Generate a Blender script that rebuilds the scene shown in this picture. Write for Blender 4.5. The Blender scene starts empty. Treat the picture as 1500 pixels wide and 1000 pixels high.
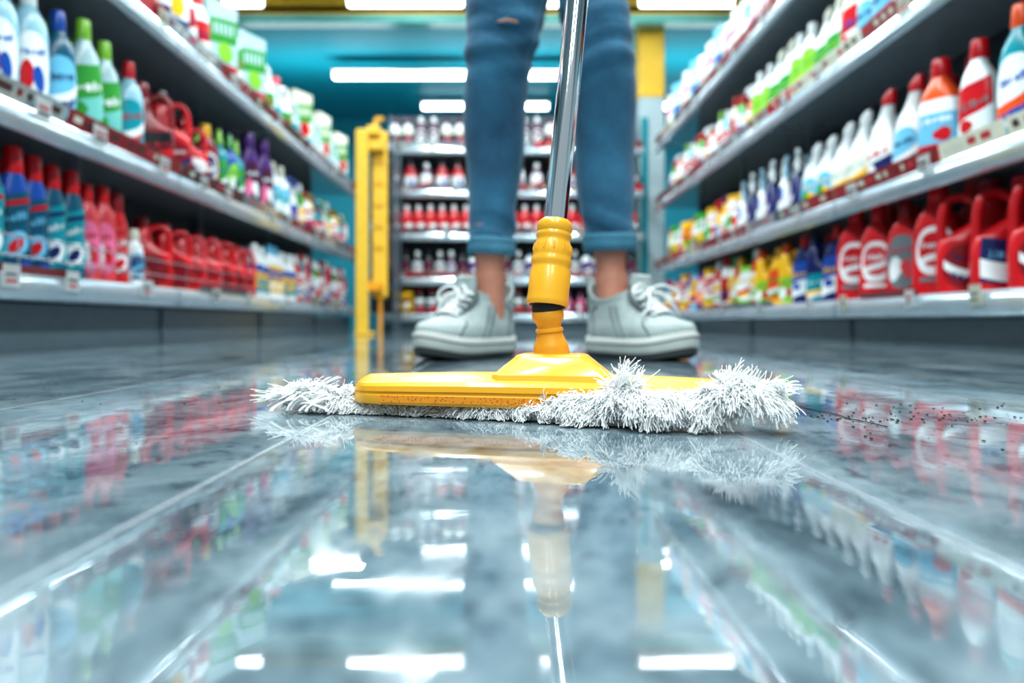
import bpy, math, random
import numpy as np
from mathutils import Matrix, Vector
random.seed(7); rng=np.random.default_rng(7)
scene=bpy.context.scene
# ------------------------------------------------------------------ camera
HC=0.08
cam_d=bpy.data.cameras.new("camera"); cam=bpy.data.objects.new("camera",cam_d)
scene.collection.objects.link(cam); scene.camera=cam
cam.location=(0,0,HC); cam.rotation_euler=(math.radians(90),0,0)
cam_d.sensor_width=36; cam_d.lens=24; cam_d.shift_x=10/1500; cam_d.shift_y=-28/1500
cam_d.clip_start=0.01; cam_d.clip_end=60
cam_d.dof.use_dof=True; cam_d.dof.focus_distance=0.54; cam_d.dof.aperture_fstop=3.6
def px(x,Y): return (x-740)/1000*Y
def pz(y,Y): return HC+(472-y)/1000*Y
# ------------------------------------------------------------------ materials
def lin(c):
    return tuple(((v/255)/12.92 if v/255<=0.04045 else ((v/255+0.055)/1.055)**2.4) for v in c)
MATS=[];MI={}
def newmat(name):
    m=bpy.data.materials.new(name); m.use_nodes=True
    b=m.node_tree.nodes["Principled BSDF"]
    MI[name]=len(MATS); MATS.append(m); return m,b,m.node_tree
def plastic(name,rgb,rough=0.3,metal=0.0,coat=0.0,sss=0,noise=0.06,emit=0):
    m,b,t=newmat(name); c=lin(rgb)
    n=t.nodes.new("ShaderNodeTexNoise"); n.inputs["Scale"].default_value=18; n.inputs["Detail"].default_value=3
    tc=t.nodes.new("ShaderNodeTexCoord"); t.links.new(tc.outputs["Object"],n.inputs["Vector"])
    r=t.nodes.new("ShaderNodeValToRGB"); t.links.new(n.outputs["Fac"],r.inputs["Fac"])
    r.color_ramp.elements[0].position=.3; r.color_ramp.elements[1].position=.7
    r.color_ramp.elements[0].color=(*[v*(1-noise) for v in c],1); r.color_ramp.elements[1].color=(*[min(1,v*(1+noise)) for v in c],1)
    t.links.new(r.outputs["Color"],b.inputs["Base Color"])
    b.inputs["Roughness"].default_value=rough; b.inputs["Metallic"].default_value=metal
    b.inputs["Coat Weight"].default_value=coat
    return m
P={'red':(188,24,32),'dred':(128,18,28),'pinkred':(196,66,72),'orange':(222,84,32),'yellow':(234,180,32),
'green':(54,144,56),'lime':(130,188,60),'teal':(8,138,150),'blue':(26,78,160),'navy':(22,36,90),'lblue':(105,176,206),
'purple':(82,42,118),'wine':(70,26,56),'white':(220,226,226),'cream':(212,212,194),'black':(22,24,28),'grey':(110,118,122),
'clearblue':(140,182,196),'clear':(168,196,198),'aqua':(110,184,175),'pink':(220,112,148),'deepteal':(10,82,106)}
for k,v in P.items(): plastic(k,v,.26)
plastic('shelfwhite',(186,200,207),0.14,0.6); plastic('shelfgrey',(98,110,118),0.45,0.2); plastic('backpanel',(56,66,72),0.6)
plastic('kick',(96,112,120),0.3,0.3); plastic('wire',(200,205,210),0.2,0.9); plastic('tag',(220,224,222),0.5)
plastic('railred',(132,38,42),0.35); plastic('raildark',(74,50,52),0.35)
plastic('teal_paint',(0,138,156),0.6); plastic('yellow_paint',(226,182,56),0.5); plastic('wall_paint',(170,188,192),0.7)
plastic('mopyellow',(234,170,38),0.34,coat=.25,noise=.03); plastic('moporange',(228,156,36),0.36,noise=.05); plastic('rubber_and_shade',(22,22,24),0.6)
plastic('stripe',(205,155,35),.5)
m=plastic('chrome',(225,228,230),0.07,1.0,noise=.01)
plastic('skin',(190,130,108),0.5,noise=.08); plastic('sole',(192,196,190),0.6); plastic('outsole',(56,60,60),0.7); plastic('lace',(214,218,216),0.8)
plastic('thread',(70,120,140),0.8); plastic('dirt',(34,30,28),0.9)
def fabric(name,c1,c2,scale,rough=0.85,bump=.3,low=9):
    m,b,t=newmat(name)
    tc=t.nodes.new("ShaderNodeTexCoord")
    n=t.nodes.new("ShaderNodeTexNoise"); n.inputs["Scale"].default_value=low; n.inputs["Detail"].default_value=5
    n2=t.nodes.new("ShaderNodeTexNoise"); n2.inputs["Scale"].default_value=scale; n2.inputs["Detail"].default_value=2
    for q in(n,n2): t.links.new(tc.outputs["Object"],q.inputs["Vector"])
    mx=t.nodes.new("ShaderNodeMath"); mx.operation='MULTIPLY_ADD'; mx.inputs[1].default_value=.5
    t.links.new(n2.outputs["Fac"],mx.inputs[0]); 
    m2=t.nodes.new("ShaderNodeMath"); m2.operation='MULTIPLY'; m2.inputs[1].default_value=.5; t.links.new(n.outputs["Fac"],m2.inputs[0])
    t.links.new(m2.outputs[0],mx.inputs[2])
    r=t.nodes.new("ShaderNodeValToRGB"); r.color_ramp.elements[0].position=.35; r.color_ramp.elements[1].position=.65
    r.color_ramp.elements[0].color=(*lin(c1),1); r.color_ramp.elements[1].color=(*lin(c2),1)
    t.links.new(mx.outputs[0],r.inputs["Fac"]); t.links.new(r.outputs["Color"],b.inputs["Base Color"])
    bp=t.nodes.new("ShaderNodeBump"); bp.inputs["Strength"].default_value=bump; bp.inputs["Distance"].default_value=.002
    t.links.new(n2.outputs["Fac"],bp.inputs["Height"]); t.links.new(bp.outputs["Normal"],b.inputs["Normal"])
    b.inputs["Roughness"].default_value=rough
    return b
b=fabric('denim',(14,56,82),(44,106,134),420); b.inputs["Sheen Weight"].default_value=.15
fabric('denimcuff',(44,102,126),(92,146,164),500)
fabric('canvas',(136,148,147),(184,193,189),300); fabric('canvasdark',(84,94,96),(114,124,124),350)
b=fabric('yarn',(252,253,252),(255,255,255),200,0.95,0)
t=MATS[MI['yarn']].node_tree; b.inputs["Specular IOR Level"].default_value=.1
tr=t.nodes.new("ShaderNodeBsdfTranslucent"); tr.inputs[0].default_value=(.98,.985,.98,1); mxs=t.nodes.new("ShaderNodeMixShader"); mxs.inputs[0].default_value=.45
t.links.new(b.outputs[0],mxs.inputs[1]); t.links.new(tr.outputs[0],mxs.inputs[2]); t.links.new(mxs.outputs[0],t.nodes["Material Output"].inputs["Surface"])
m,b,t=newmat('tube_glow'); b.inputs["Base Color"].default_value=(1,1,1,1); b.inputs["Emission Color"].default_value=(.95,.98,1,1); b.inputs["Emission Strength"].default_value=7
# floor
m,b,t=newmat('floor_tile')
N=t.nodes.new; L=t.links.new
tc=N("ShaderNodeTexCoord"); sep=N("ShaderNodeSeparateXYZ"); L(tc.outputs["Object"],sep.inputs[0])
def math_(op,a,bv=None,c=None):
    n=N("ShaderNodeMath"); n.operation=op
    for i,v in enumerate((a,bv,c)):
        if v is None: continue
        if isinstance(v,(int,float)): n.inputs[i].default_value=v
        else: L(v,n.inputs[i])
    return n.outputs[0]
def joint(coord,off,size,w):
    f=math_('FRACT',math_('DIVIDE',math_('ADD',coord,off),size))
    d=math_('MULTIPLY',math_('MINIMUM',f,math_('SUBTRACT',1.0,f)),size)
    mr=N("ShaderNodeMapRange"); mr.inputs[1].default_value=w*.4; mr.inputs[2].default_value=w; mr.inputs[3].default_value=1; mr.inputs[4].default_value=0
    L(d,mr.inputs[0]); return mr.outputs[0]
jx=joint(sep.outputs[0],10*.315+.149,.315,.0022); jy=joint(sep.outputs[1],12-1.02,1.2,.0025)
jt=math_('MAXIMUM',jx,jy)
def noise(scale,detail=6,rough=.6,dist=0,vec=None):
    n=N("ShaderNodeTexNoise"); n.inputs["Scale"].default_value=scale; n.inputs["Detail"].default_value=detail; n.inputs["Roughness"].default_value=rough; n.inputs["Distortion"].default_value=dist
    L(vec if vec else tc.outputs["Object"],n.inputs["Vector"]); return n.outputs["Fac"]
mp=N("ShaderNodeMapping"); mp.inputs["Scale"].default_value=(1,.6,1); L(tc.outputs["Object"],mp.inputs[0])
n1=noise(9,9,.7,.4,mp.outputs[0]); n2=noise(46,7,.78,.6)
r1=N("ShaderNodeValToRGB"); L(n1,r1.inputs[0])
e=r1.color_ramp.elements; e[0].position=.37; e[0].color=(*lin((56,70,78)),1); e[1].position=.66; e[1].color=(*lin((144,156,160)),1)
x=e.new(.48); x.color=(*lin((100,117,124)),1)
r2=N("ShaderNodeValToRGB"); L(n2,r2.inputs[0]); e=r2.color_ramp.elements; e[0].position=.37; e[0].color=(.22,.24,.27,1); e[1].position=.47; e[1].color=(1,1,1,1)
mm=N("ShaderNodeMix"); mm.data_type='RGBA'; mm.blend_type='MULTIPLY'; mm.inputs[0].default_value=.7; L(r1.outputs[0],mm.inputs[6]); L(r2.outputs[0],mm.inputs[7])
mj=N("ShaderNodeMix"); mj.data_type='RGBA'; L(jt,mj.inputs[0]); L(mm.outputs[2],mj.inputs[6]); mj.inputs[7].default_value=(*lin((130,142,146)),1)
L(mj.outputs[2],b.inputs["Base Color"])
nr=noise(16,8,.75,.8,mp.outputs[0]); mr=N("ShaderNodeMapRange"); mr.inputs[1].default_value=.46; mr.inputs[2].default_value=.66; mr.inputs[3].default_value=.012; mr.inputs[4].default_value=.13; L(nr,mr.inputs[0])
L(math_('ADD',mr.outputs[0],math_('MULTIPLY',jt,.25)),b.inputs["Roughness"])
nb=noise(18,3,.5); bp=N("ShaderNodeBump"); bp.inputs["Strength"].default_value=.14; bp.inputs["Distance"].default_value=.0008; L(math_('SUBTRACT',nb,math_('MULTIPLY',jt,.8)),bp.inputs["Height"]); L(bp.outputs[0],b.inputs["Normal"])
b.inputs["IOR"].default_value=1.95
m,b,t=newmat('perforated'); N=t.nodes.new; L=t.links.new
tc=N("ShaderNodeTexCoord"); v=N("ShaderNodeTexVoronoi"); v.inputs["Scale"].default_value=420; L(tc.outputs["Object"],v.inputs["Vector"])
r=N("ShaderNodeValToRGB"); r.color_ramp.elements[0].color=(*lin((176,96,20)),1); r.color_ramp.elements[1].color=(*lin((226,144,34)),1); r.color_ramp.elements[0].position=.2; r.color_ramp.elements[1].position=.4
L(v.outputs["Distance"],r.inputs[0]); L(r.outputs[0],b.inputs["Base Color"])
# ------------------------------------------------------------------ mesh builder
class MB:
    def __init__(s): s.v=[];s.f=[];s.m=[]
    def add(s,vs,fs,mat):
        o=len(s.v); s.v.extend(vs); s.f.extend([tuple(i+o for i in f) for f in fs])
        mi=MI[mat] if isinstance(mat,str) else mat
        s.m.extend([mi]*len(fs))
    def merge(s,t,M=None):
        vs=np.array(t.v)
        if M is not None:
            A=np.array(M); vs=vs@A[:3,:3].T+A[:3,3]
        o=len(s.v); s.v.extend(map(tuple,vs)); s.f.extend([tuple(i+o for i in f) for f in t.f]); s.m.extend(t.m)
    def obj(s,name,smooth=True,parent=None,angle=40):
        me=bpy.data.meshes.new(name); me.from_pydata(s.v,[],s.f)
        used=sorted(set(s.m)); mp={u:i for i,u in enumerate(used)}
        for u in used: me.materials.append(MATS[u])
        me.polygons.foreach_set("material_index",[mp[a] for a in s.m])
        if smooth:
            me.polygons.foreach_set("use_smooth",[True]*len(me.polygons))
            me.set_sharp_from_angle(angle=math.radians(angle))
        me.update()
        o=bpy.data.objects.new(name,me); scene.collection.objects.link(o)
        if parent: o.parent=parent
        return o
def mirror(t):
    r=MB(); r.v=[(-x,y,z) for x,y,z in t.v]; r.f=[tuple(reversed(f)) for f in t.f]; r.m=list(t.m); return r
def empty(name,loc=(0,0,0)):
    e=bpy.data.objects.new(name,None); e.empty_display_size=.1; scene.collection.objects.link(e); e.location=loc; return e
def box(mb,x0,x1,y0,y1,z0,z1,mat,bev=0):
    if bev<=0:
        vs=[(x,y,z) for z in(z0,z1) for y in(y0,y1) for x in(x0,x1)]
        mb.add(vs,[(0,2,3,1),(4,5,7,6),(0,1,5,4),(2,6,7,3),(0,4,6,2),(1,3,7,5)],mat); return
    b=bev
    rings=[]
    for z,i in((z0,b),(z0+b,0),(z1-b,0),(z1,b)):
        X0,X1,Y0,Y1=x0+i,x1-i,y0+i,y1-i; c=b*.6
        rings.append([(X0+c,Y0,z),(X1-c,Y0,z),(X1,Y0+c,z),(X1,Y1-c,z),(X1-c,Y1,z),(X0+c,Y1,z),(X0,Y1-c,z),(X0,Y0+c,z)])
    ringloft(mb,rings,mat)
def ringloft(mb,rings,mat,caps=(True,True)):
    n=len(rings[0]); vs=[p for r in rings for p in r]; fs=[]
    for i in range(len(rings)-1):
        for j in range(n):
            fs.append((i*n+j,i*n+(j+1)%n,(i+1)*n+(j+1)%n,(i+1)*n+j))
    if caps[0]: fs.append(tuple(range(n-1,-1,-1)))
    if caps[1]: fs.append(tuple((len(rings)-1)*n+j for j in range(n)))
    mb.add(vs,fs,mat)
def se(t,n):
    c,s_=math.cos(t),math.sin(t)
    return math.copysign(abs(c)**(2/n),c),math.copysign(abs(s_)**(2/n),s_)
def resample(prof,k=3):
    prof=[tuple(p)+(0,)*(4-len(p)) for p in prof]; out=[]
    for i in range(len(prof)-1):
        p0=prof[max(i-1,0)];p1=prof[i];p2=prof[i+1];p3=prof[min(i+2,len(prof)-1)]
        for j in range(k):
            u=j/k
            q=tuple(.5*((2*b_)+(-a+c)*u+(2*a-5*b_+4*c-d)*u*u+(-a+3*b_-3*c+d)*u**3) for a,b_,c,d in zip(p0,p1,p2,p3))
            out.append(q)
    out.append(prof[-1]); return out
def body(mb,prof,mat,n=2,seg=20,k=2,ax=0):
    """profile of (z,rx,ry,cx)"""
    pr=resample(prof,k) if k>1 else [tuple(p)+(0,)*(4-len(p)) for p in prof]
    rings=[]
    for z,rx,ry,cx in pr:
        rings.append([(cx+rx*se(2*math.pi*j/seg,n)[0],ry*se(2*math.pi*j/seg,n)[1],z) for j in range(seg)])
    ringloft(mb,rings,mat); return pr
def label(mb,pr,n,zc,hz,ha,mat,shape='rect',off=.0012,ang=-90,nu=8,nv=6,du=0,skew=0,arc=0):
    zs=[p[0] for p in pr]; vs=[]
    for j in range(nv+1):
        for i in range(nu+1):
            u=2*i/nu-1; v=2*j/nv-1
            if shape=='ell': u,v=u*math.sqrt(1-v*v/2),v*math.sqrt(1-u*u/2)
            z=zc+hz*v+skew*u+arc*(1-u*u); rx=np.interp(z,zs,[p[1] for p in pr])+off; ry=np.interp(z,zs,[p[2] for p in pr])+off; cx=np.interp(z,zs,[p[3] for p in pr])
            a=math.radians(ang+du+ha*u); c=se(a,n); vs.append((cx+rx*c[0],ry*c[1],z))
    fs=[(j*(nu+1)+i,j*(nu+1)+i+1,(j+1)*(nu+1)+i+1,(j+1)*(nu+1)+i) for j in range(nv) for i in range(nu)]
    mb.add(vs,fs,mat)
def tube(mb,pts,r,mat,seg=8,caps=True):
    pts=[Vector(p) for p in pts]; rings=[]; rr=r if isinstance(r,(list,tuple)) else [r]*len(pts); up=None
    for i,p in enumerate(pts):
        d=(pts[min(i+1,len(pts)-1)]-pts[max(i-1,0)]).normalized()
        if up is None: up=d.orthogonal().normalized()
        up=(up-d*up.dot(d)).normalized(); w=d.cross(up)
        rings.append([tuple(p+(up*math.cos(2*math.pi*j/seg)+w*math.sin(2*math.pi*j/seg))*rr[i]) for j in range(seg)])
    ringloft(mb,rings,mat,(caps,caps))
def smoothpts(pts,k=5):
    out=[]
    for i in range(len(pts)-1):
        p=[Vector(pts[max(i-1,0)]),Vector(pts[i]),Vector(pts[i+1]),Vector(pts[min(i+2,len(pts)-1)])]
        for j in range(k):
            u=j/k; out.append(.5*((2*p[1])+(p[2]-p[0])*u+(2*p[0]-5*p[1]+4*p[2]-p[3])*u*u+(3*p[1]-p[0]-3*p[2]+p[3])*u**3))
    out.append(Vector(pts[-1])); return out
# ------------------------------------------------------------------ product templates (front = -Y)
RS=random.Random(21)
STY=[0]
def letters(mb,pr,n,zc,hh,ha,mat,skew=0):
    """brand lettering: a run of small upright glyph-like patches"""
    k=RS.randint(5,8); hh*=.8; ha*=.95; a0=-ha; st=2*ha/k
    for i in range(k):
        c=a0+st*(i+.5); w=st*.38; sk=skew*(c/ha) if ha else 0
        t=RS.choice('OLaovntcs')
        z=zc+sk-(0 if (t in 'OL' or i==0) else hh*.25); h2=hh*(1 if (t in 'OL' or i==0) else .72)
        if t in 'Oaoc': label(mb,pr,n,z,h2,w,mat,'ell',.0032,du=c,nu=4,nv=3)
        elif t in 'vs': label(mb,pr,n,z,h2*.45,w,mat,'ell',.0032,du=c,nu=3,nv=2,skew=h2*.5)
        else:
            label(mb,pr,n,z,h2,w*.34,mat,'rect',.0032,du=c-w*.5,nu=1,nv=2)
            if t in 'n': label(mb,pr,n,z,h2,w*.34,mat,'rect',.0032,du=c+w*.5,nu=1,nv=2); label(mb,pr,n,z+h2*.7,h2*.25,w*.7,mat,'rect',.0032,du=c,nu=2,nv=1)
            if t=='L': label(mb,pr,n,z-h2*.8,h2*.2,w*.8,mat,'rect',.0032,du=c,nu=2,nv=1)
            if t=='t': label(mb,pr,n,z+h2*.4,h2*.2,w*.8,mat,'rect',.0032,du=c-w*.3,nu=2,nv=1)
def deco(mb,pr,n,zc,hz,ha,l,style=None,base='rect'):
    if style is None: style=STY[0]%6; STY[0]+=1
    c1,c2,c3=l
    if style==0:
        label(mb,pr,n,zc,hz,ha,c1,base,nu=10); label(mb,pr,n,zc+hz*.35,hz*.34,ha*.85,c2,'ell',.002,skew=hz*.08,nu=8,nv=5); letters(mb,pr,n,zc+hz*.35,hz*.14,ha*.55,c1,hz*.05)
        for q in(.3,.5,.68): label(mb,pr,n,zc-hz*q,hz*.05,ha*RS.uniform(.4,.7),c3,'rect',.002,nv=1)
    elif style==1:
        label(mb,pr,n,zc,hz*1.05,ha,c1,'ell',nu=10); label(mb,pr,n,zc-hz*.25,hz*.2,ha*.9,c2,'rect',.002,skew=hz*.35,arc=-hz*.2,nu=10,nv=2)
        label(mb,pr,n,zc-hz*.55,hz*.12,ha*.6,c3,'rect',.002,skew=hz*.2,arc=-hz*.1,nu=8,nv=2); letters(mb,pr,n,zc+hz*.35,hz*.17,ha*.55,c3,hz*.1)
    elif style==2:
        label(mb,pr,n,zc,hz,ha*1.3,c1,'rect',nu=12); label(mb,pr,n,zc+hz*.75,hz*.25,ha*1.3,c2,'rect',.002,nu=12,nv=2); label(mb,pr,n,zc-hz*.8,hz*.2,ha*1.3,c3,'rect',.002,nu=12,nv=2)
        letters(mb,pr,n,zc+hz*.28,hz*.2,ha*.7,c2); label(mb,pr,n,zc-hz*.28,hz*.25,ha*.35,c3,'ell',.002,du=ha*.3)
    elif style==3:
        label(mb,pr,n,zc,hz*1.1,ha*.8,c1,'ell',nu=8); label(mb,pr,n,zc-hz*.3,hz*.5,ha*.28,c2,'ell',.002,du=-ha*.25,skew=hz*.1); label(mb,pr,n,zc-hz*.3,hz*.38,ha*.22,c3,'ell',.0025,du=ha*.2,skew=-hz*.1)
        letters(mb,pr,n,zc+hz*.5,hz*.15,ha*.48,c3,hz*.06)
    elif style==4:
        label(mb,pr,n,zc,hz,ha,c1,'rect',nu=10,skew=hz*.18); label(mb,pr,n,zc-hz*.5,hz*.42,ha,c2,'rect',.002,nu=10,skew=hz*.3)
        letters(mb,pr,n,zc+hz*.3,hz*.22,ha*.7,c3,hz*.12); label(mb,pr,n,zc-hz*.45,hz*.22,ha*.3,c1,'ell',.0028,du=-ha*.3)
    else:
        label(mb,pr,n,zc+hz*.1,hz*.85,ha*.75,c1,'ell',nu=10); label(mb,pr,n,zc+hz*.15,hz*.6,ha*.55,c2,'ell',.002,nu=10); letters(mb,pr,n,zc+hz*.3,hz*.16,ha*.42,c1)
        label(mb,pr,n,zc-hz*.1,hz*.12,ha*.4,c1,'rect',.003,nv=1,skew=hz*.15); label(mb,pr,n,zc-hz*.9,hz*.08,ha*.5,c3,'rect',.002,nv=1)
def cyl_cap(mb,z0,z1,r,mat,cx=0,top=.85):
    body(mb,[(z0,r,r,cx),(z0+.002,r*1.03,r*1.03,cx),(z1-.004,r*.97*(top+.1),r*.97*(top+.1),cx),(z1,r*top,r*top,cx)],mat,k=1,seg=16)
def T_round(bc,cc,l=('white','red','navy'),h=.30,r=.037,capr=.016,style=None):
    mb=MB(); pr=body(mb,[(0,r*.9,r*.7),(.006,r,r*.78),(h*.35,r,r*.78),(h*.6,r*.97,r*.76),(h*.72,r*.8,r*.66),(h*.8,r*.5,r*.48),(h*.84,capr,capr)],bc,2.4,20,3)
    cyl_cap(mb,h*.83,h,capr*1.15,cc); deco(mb,pr,2.4,h*.36,h*.24,66,l,style); return mb
def T_dish(bc,cc,l=('teal','white','red'),h=.33,r=.038,style=None):
    mb=MB(); pr=body(mb,[(0,r*.9,r*.65),(.008,r,r*.72),(h*.2,r*1.02,r*.72),(h*.42,r*.9,r*.66),(h*.6,r*.98,r*.7),(h*.72,r*.78,r*.6),(h*.8,r*.55,r*.52)],bc,2.2,20,3)
    body(mb,[(h*.79,r*.6,r*.58),(h*.81,r*.62,r*.6),(h*.97,r*.56,r*.54),(h,r*.48,r*.46)],cc,2,16,1)
    label(mb,pr,2.2,h*.36,h*.27,70,l[0],'rect',skew=h*.05,nu=10); label(mb,pr,2.2,h*.24,h*.10,42,l[1],'ell',.002,skew=h*.03); label(mb,pr,2.2,h*.23,h*.05,22,l[2],'ell',.003,skew=h*.03)
    letters(mb,pr,2.2,h*.45,h*.045,42,l[1],h*.03); label(mb,pr,2.2,h*.56,h*.02,50,l[2],'rect',.002,nv=1,skew=h*.03); return mb
def T_slim(bc,cc,l=('white','blue','red'),h=.31,r=.03,style=None):
    mb=MB(); pr=body(mb,[(0,r*.92,r*.8),(.006,r,r*.9),(h*.6,r,r*.9),(h*.68,r*.8,r*.75),(h*.76,r*.42,r*.42),(h*.8,r*.42,r*.42)],bc,2.2,18,3)
    body(mb,[(h*.79,r*.5,r*.5),(h*.83,r*.52,r*.52),(h*.86,r*.38,r*.38),(h*.98,r*.3,r*.3),(h,r*.2,r*.2)],cc,2,14,1)
    deco(mb,pr,2.2,h*.34,h*.22,64,l,style); return mb
def T_bleach(bc,cc,l=('blue','red','white'),h=.30,r=.042,style=None):
    mb=MB(); pr=body(mb,[(0,r*.85,r*.6,0),(.006,r*.95,r*.68,0),(h*.3,r,r*.7,0),(h*.55,r*.85,r*.62,.002),(h*.7,r*.5,r*.45,.008),(h*.82,r*.36,r*.34,.016),(h*.86,r*.34,r*.32,.018)],bc,2.3,18,3)
    body(mb,[(h*.85,r*.42,r*.4,.018),(h*.93,r*.42,r*.4,.021),(h,r*.24,r*.22,.03)],cc,2,14,1)
    deco(mb,pr,2.3,h*.3,h*.2,60,l,style); return mb
def T_jug(bc,cc,l=('white','red','navy'),h=.29,w=.07,d=.04,style=None):
    mb=MB()
    pr=body(mb,[(0,w*.92,d*.9,0),(.008,w,d,0),(h*.42,w,d,0),(h*.52,w*.86,d*.97,-w*.12),(h*.64,w*.52,d*.88,-w*.42),(h*.8,w*.38,d*.7,-w*.46),(h*.86,w*.27,w*.27,-w*.46)],bc,3.0,24,3)
    body(mb,[(h*.85,w*.36,w*.36,-w*.46),(h*.87,w*.37,w*.37,-w*.46),(h*.98,w*.33,w*.33,-w*.46),(h,w*.29,w*.29,-w*.46)],cc,2,18,1)
    pts=smoothpts([(-w*.2,0,h*.80),(w*.25,0,h*.87),(w*.68,0,h*.84),(w*.86,0,h*.66),(w*.84,0,h*.38)],4)
    tube(mb,pts,[w*.15]*len(pts),bc,10)
    deco(mb,pr,3,h*.25,h*.19,56,l,style); return mb
def T_flat(bc,cc,l=('white','red','blue'),h=.28,w=.055,d=.034,capr=.019,style=None):
    mb=MB(); pr=body(mb,[(0,w*.9,d*.9),(.008,w,d),(h*.5,w*.97,d),(h*.68,w*.8,d*.95),(h*.8,w*.42,d*.7),(h*.84,capr,capr)],bc,2.8,22,3)
    cyl_cap(mb,h*.83,h,capr*1.15,cc)
    deco(mb,pr,2.8,h*.37,h*.25,58,l,style); return mb
def T_spray(bc,cc,l=('white','blue','red'),h=.30,r=.038,tc='red',style=None):
    mb=MB(); hb=h*.74; pr=body(mb,[(0,r*.9,r*.66),(.006,r,r*.74),(hb*.35,r,r*.74),(hb*.7,r*.78,r*.62),(hb*.88,r*.4,r*.38),(hb,r*.36,r*.36)],bc,2.3,18,3)
    cyl_cap(mb,hb*.96,hb+.018,r*.44,cc)
    rings=[]
    for x,zc,hh,ww in((-.036,hb+.030,.010,.011),(-.026,hb+.036,.018,.016),(0,hb+.040,.021,.017),(.022,hb+.046,.016,.014),(.055,hb+.05,.013,.011),(.066,hb+.05,.011,.010)):
        rings.append([(x,ww*se(2*math.pi*j/12,3)[0],zc+hh*se(2*math.pi*j/12,3)[1]) for j in range(12)])
    ringloft(mb,rings,cc)
    tube(mb,[(.064,0,hb+.05),(.076,0,hb+.05)],.008,tc,10)
    tube(mb,smoothpts([(.030,0,hb+.035),(.044,0,hb+.012),(.040,0,hb-.015),(.052,0,hb-.038)],3),.007,tc,8)
    tube(mb,[(0,0,hb+.01),(0,0,hb+.035)],.014,cc,10)
    deco(mb,pr,2.3,hb*.4,hb*.26,62,l,style); return mb
def T_pouch(bc,l=('white','yellow','red'),h=.22,w=.065,style=None):
    mb=MB(); pr=body(mb,[(0,w*.95,.026),(.01,w,.03),(h*.4,w*.97,.028),(h*.8,w*.93,.013),(h*.93,w*.92,.004),(h,w*.92,.002)],bc,3.2,24,3)
    deco(mb,pr,3.2,h*.52,h*.33,66,l,style); return mb
def T_box(bc,l=('white','red','yellow'),h=.2,w=.06,d=.035):
    mb=MB(); pr=body(mb,[(0,w-.003,d-.003),(.002,w,d),(h-.002,w,d),(h,w-.003,d-.003)],bc,14,32,1)
    vs=lambda x0,x1,z0,z1,o,s=0:[(x0,-d-o,z0-s),(x1,-d-o,z0+s),(x1,-d-o,z1+s),(x0,-d-o,z1-s)]
    mb.add(vs(-w*.9,w*.9,h*.5,h*.8,.001,h*.04),[(0,1,2,3)],l[0]); mb.add(vs(-w*.9,w*.9,h*.06,h*.26,.001),[(0,1,2,3)],l[1])
    mb.add([(w*.1+w*.5*math.cos(a),-d-.002,h*.4+h*.12*math.sin(a)) for a in np.linspace(0,2*math.pi,16,endpoint=False)],[tuple(range(16))],l[2])
    for k in range(5):
        xx=-w*.7+k*w*.29; mb.add(vs(xx,xx+w*.18,h*.58+k*h*.012,h*.72+k*h*.012,.002),[(0,1,2,3)],bc)
    for k in range(3): mb.add(vs(-w*.6,w*.5-k*w*.15,h*(.09+.05*k),h*(.11+.05*k),.002),[(0,1,2,3)],bc)
    return mb
# ------------------------------------------------------------------ room
mb=MB(); box(mb,-4,4,-3,9.6,-.05,0,'floor_tile'); mb.obj("floor",False)
mb=MB(); box(mb,-4,4,-3,6.2,3.05,3.1,'wall_paint'); box(mb,-4,4,6.2,9.6,2.9,2.95,'teal_paint'); mb.obj("ceiling",False)
mb=MB(); box(mb,-4,4,9.5,9.6,0,3,'teal_paint'); mb.obj("wall_back",False)
mb=MB(); box(mb,-4.1,-4,-3,9.6,0,3.1,'wall_paint'); mb.obj("wall_left",False)
mb=MB(); box(mb,4,4.1,-3,9.6,0,3.1,'wall_paint'); mb.obj("wall_right",False)
mb=MB(); box(mb,-4,4,6.2,6.3,2.87,3.05,'yellow_paint'); box(mb,-4,4,6.19,6.31,2.80,2.87,'aqua'); mb.obj("trim_1",False)
mb=MB(); box(mb,1.26,1.5,6.42,6.66,2.2,2.9,'yellow_paint',.01); box(mb,1.26,1.5,6.42,6.66,0,2.2,'wall_paint',.01); box(mb,1.28,1.34,6.40,6.42,.3,2.0,'teal'); mb.obj("yellow_column",False)
def lamp(x0,x1,Y,z,th=.05,name="fluorescent_light"):
    e=MB()
    box(e,x0,x1,Y-.06,Y+.06,z+.03,z+.07,'shelfwhite',.005); tube(e,[(x0+.02,Y,z),(x1-.02,Y,z)],th*.8,'tube_glow',12)
    ztop=3.05 if Y<6.2 else 2.9
    for xx in(x0+.15,x1-.15): tube(e,[(xx,Y,z+.06),(xx,Y,ztop)],.004,'wire',6)
    e.obj(name)
for (a,b_,Y,z) in((-1.35,-.34,5.8,2.80),(.28,.9,5.8,2.80),(1.13,1.95,5.8,2.80),(-2.4,-2.05,5.8,2.80),(-1.85,-.39,7.3,2.72),(.1,.9,7.3,2.72),(-1.06,-.1,8.6,2.8),(.2,.56,8.6,2.8),(1.3,2.4,8.6,2.8)):
    lamp(a,b_,Y,z)
def area(name,loc,sx,sy,pw,rot=(0,0,0),col=(.88,.97,1)):
    l=bpy.data.lights.new(name,'AREA'); l.shape='RECTANGLE'; l.size=sx; l.size_y=sy; l.energy=pw; l.color=col
    o=bpy.data.objects.new(name,l); scene.collection.objects.link(o); o.location=loc; o.rotation_euler=rot; return o
for i,Y in enumerate((-2.4,-.6,1.2,3,4.9)):  # rearmost row is added front fill, unseen behind the camera
    for X in(-.75,.75):
        area("ceiling_and_fill_lamp",(X,Y,2.98),.25,1.3,50)
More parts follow.
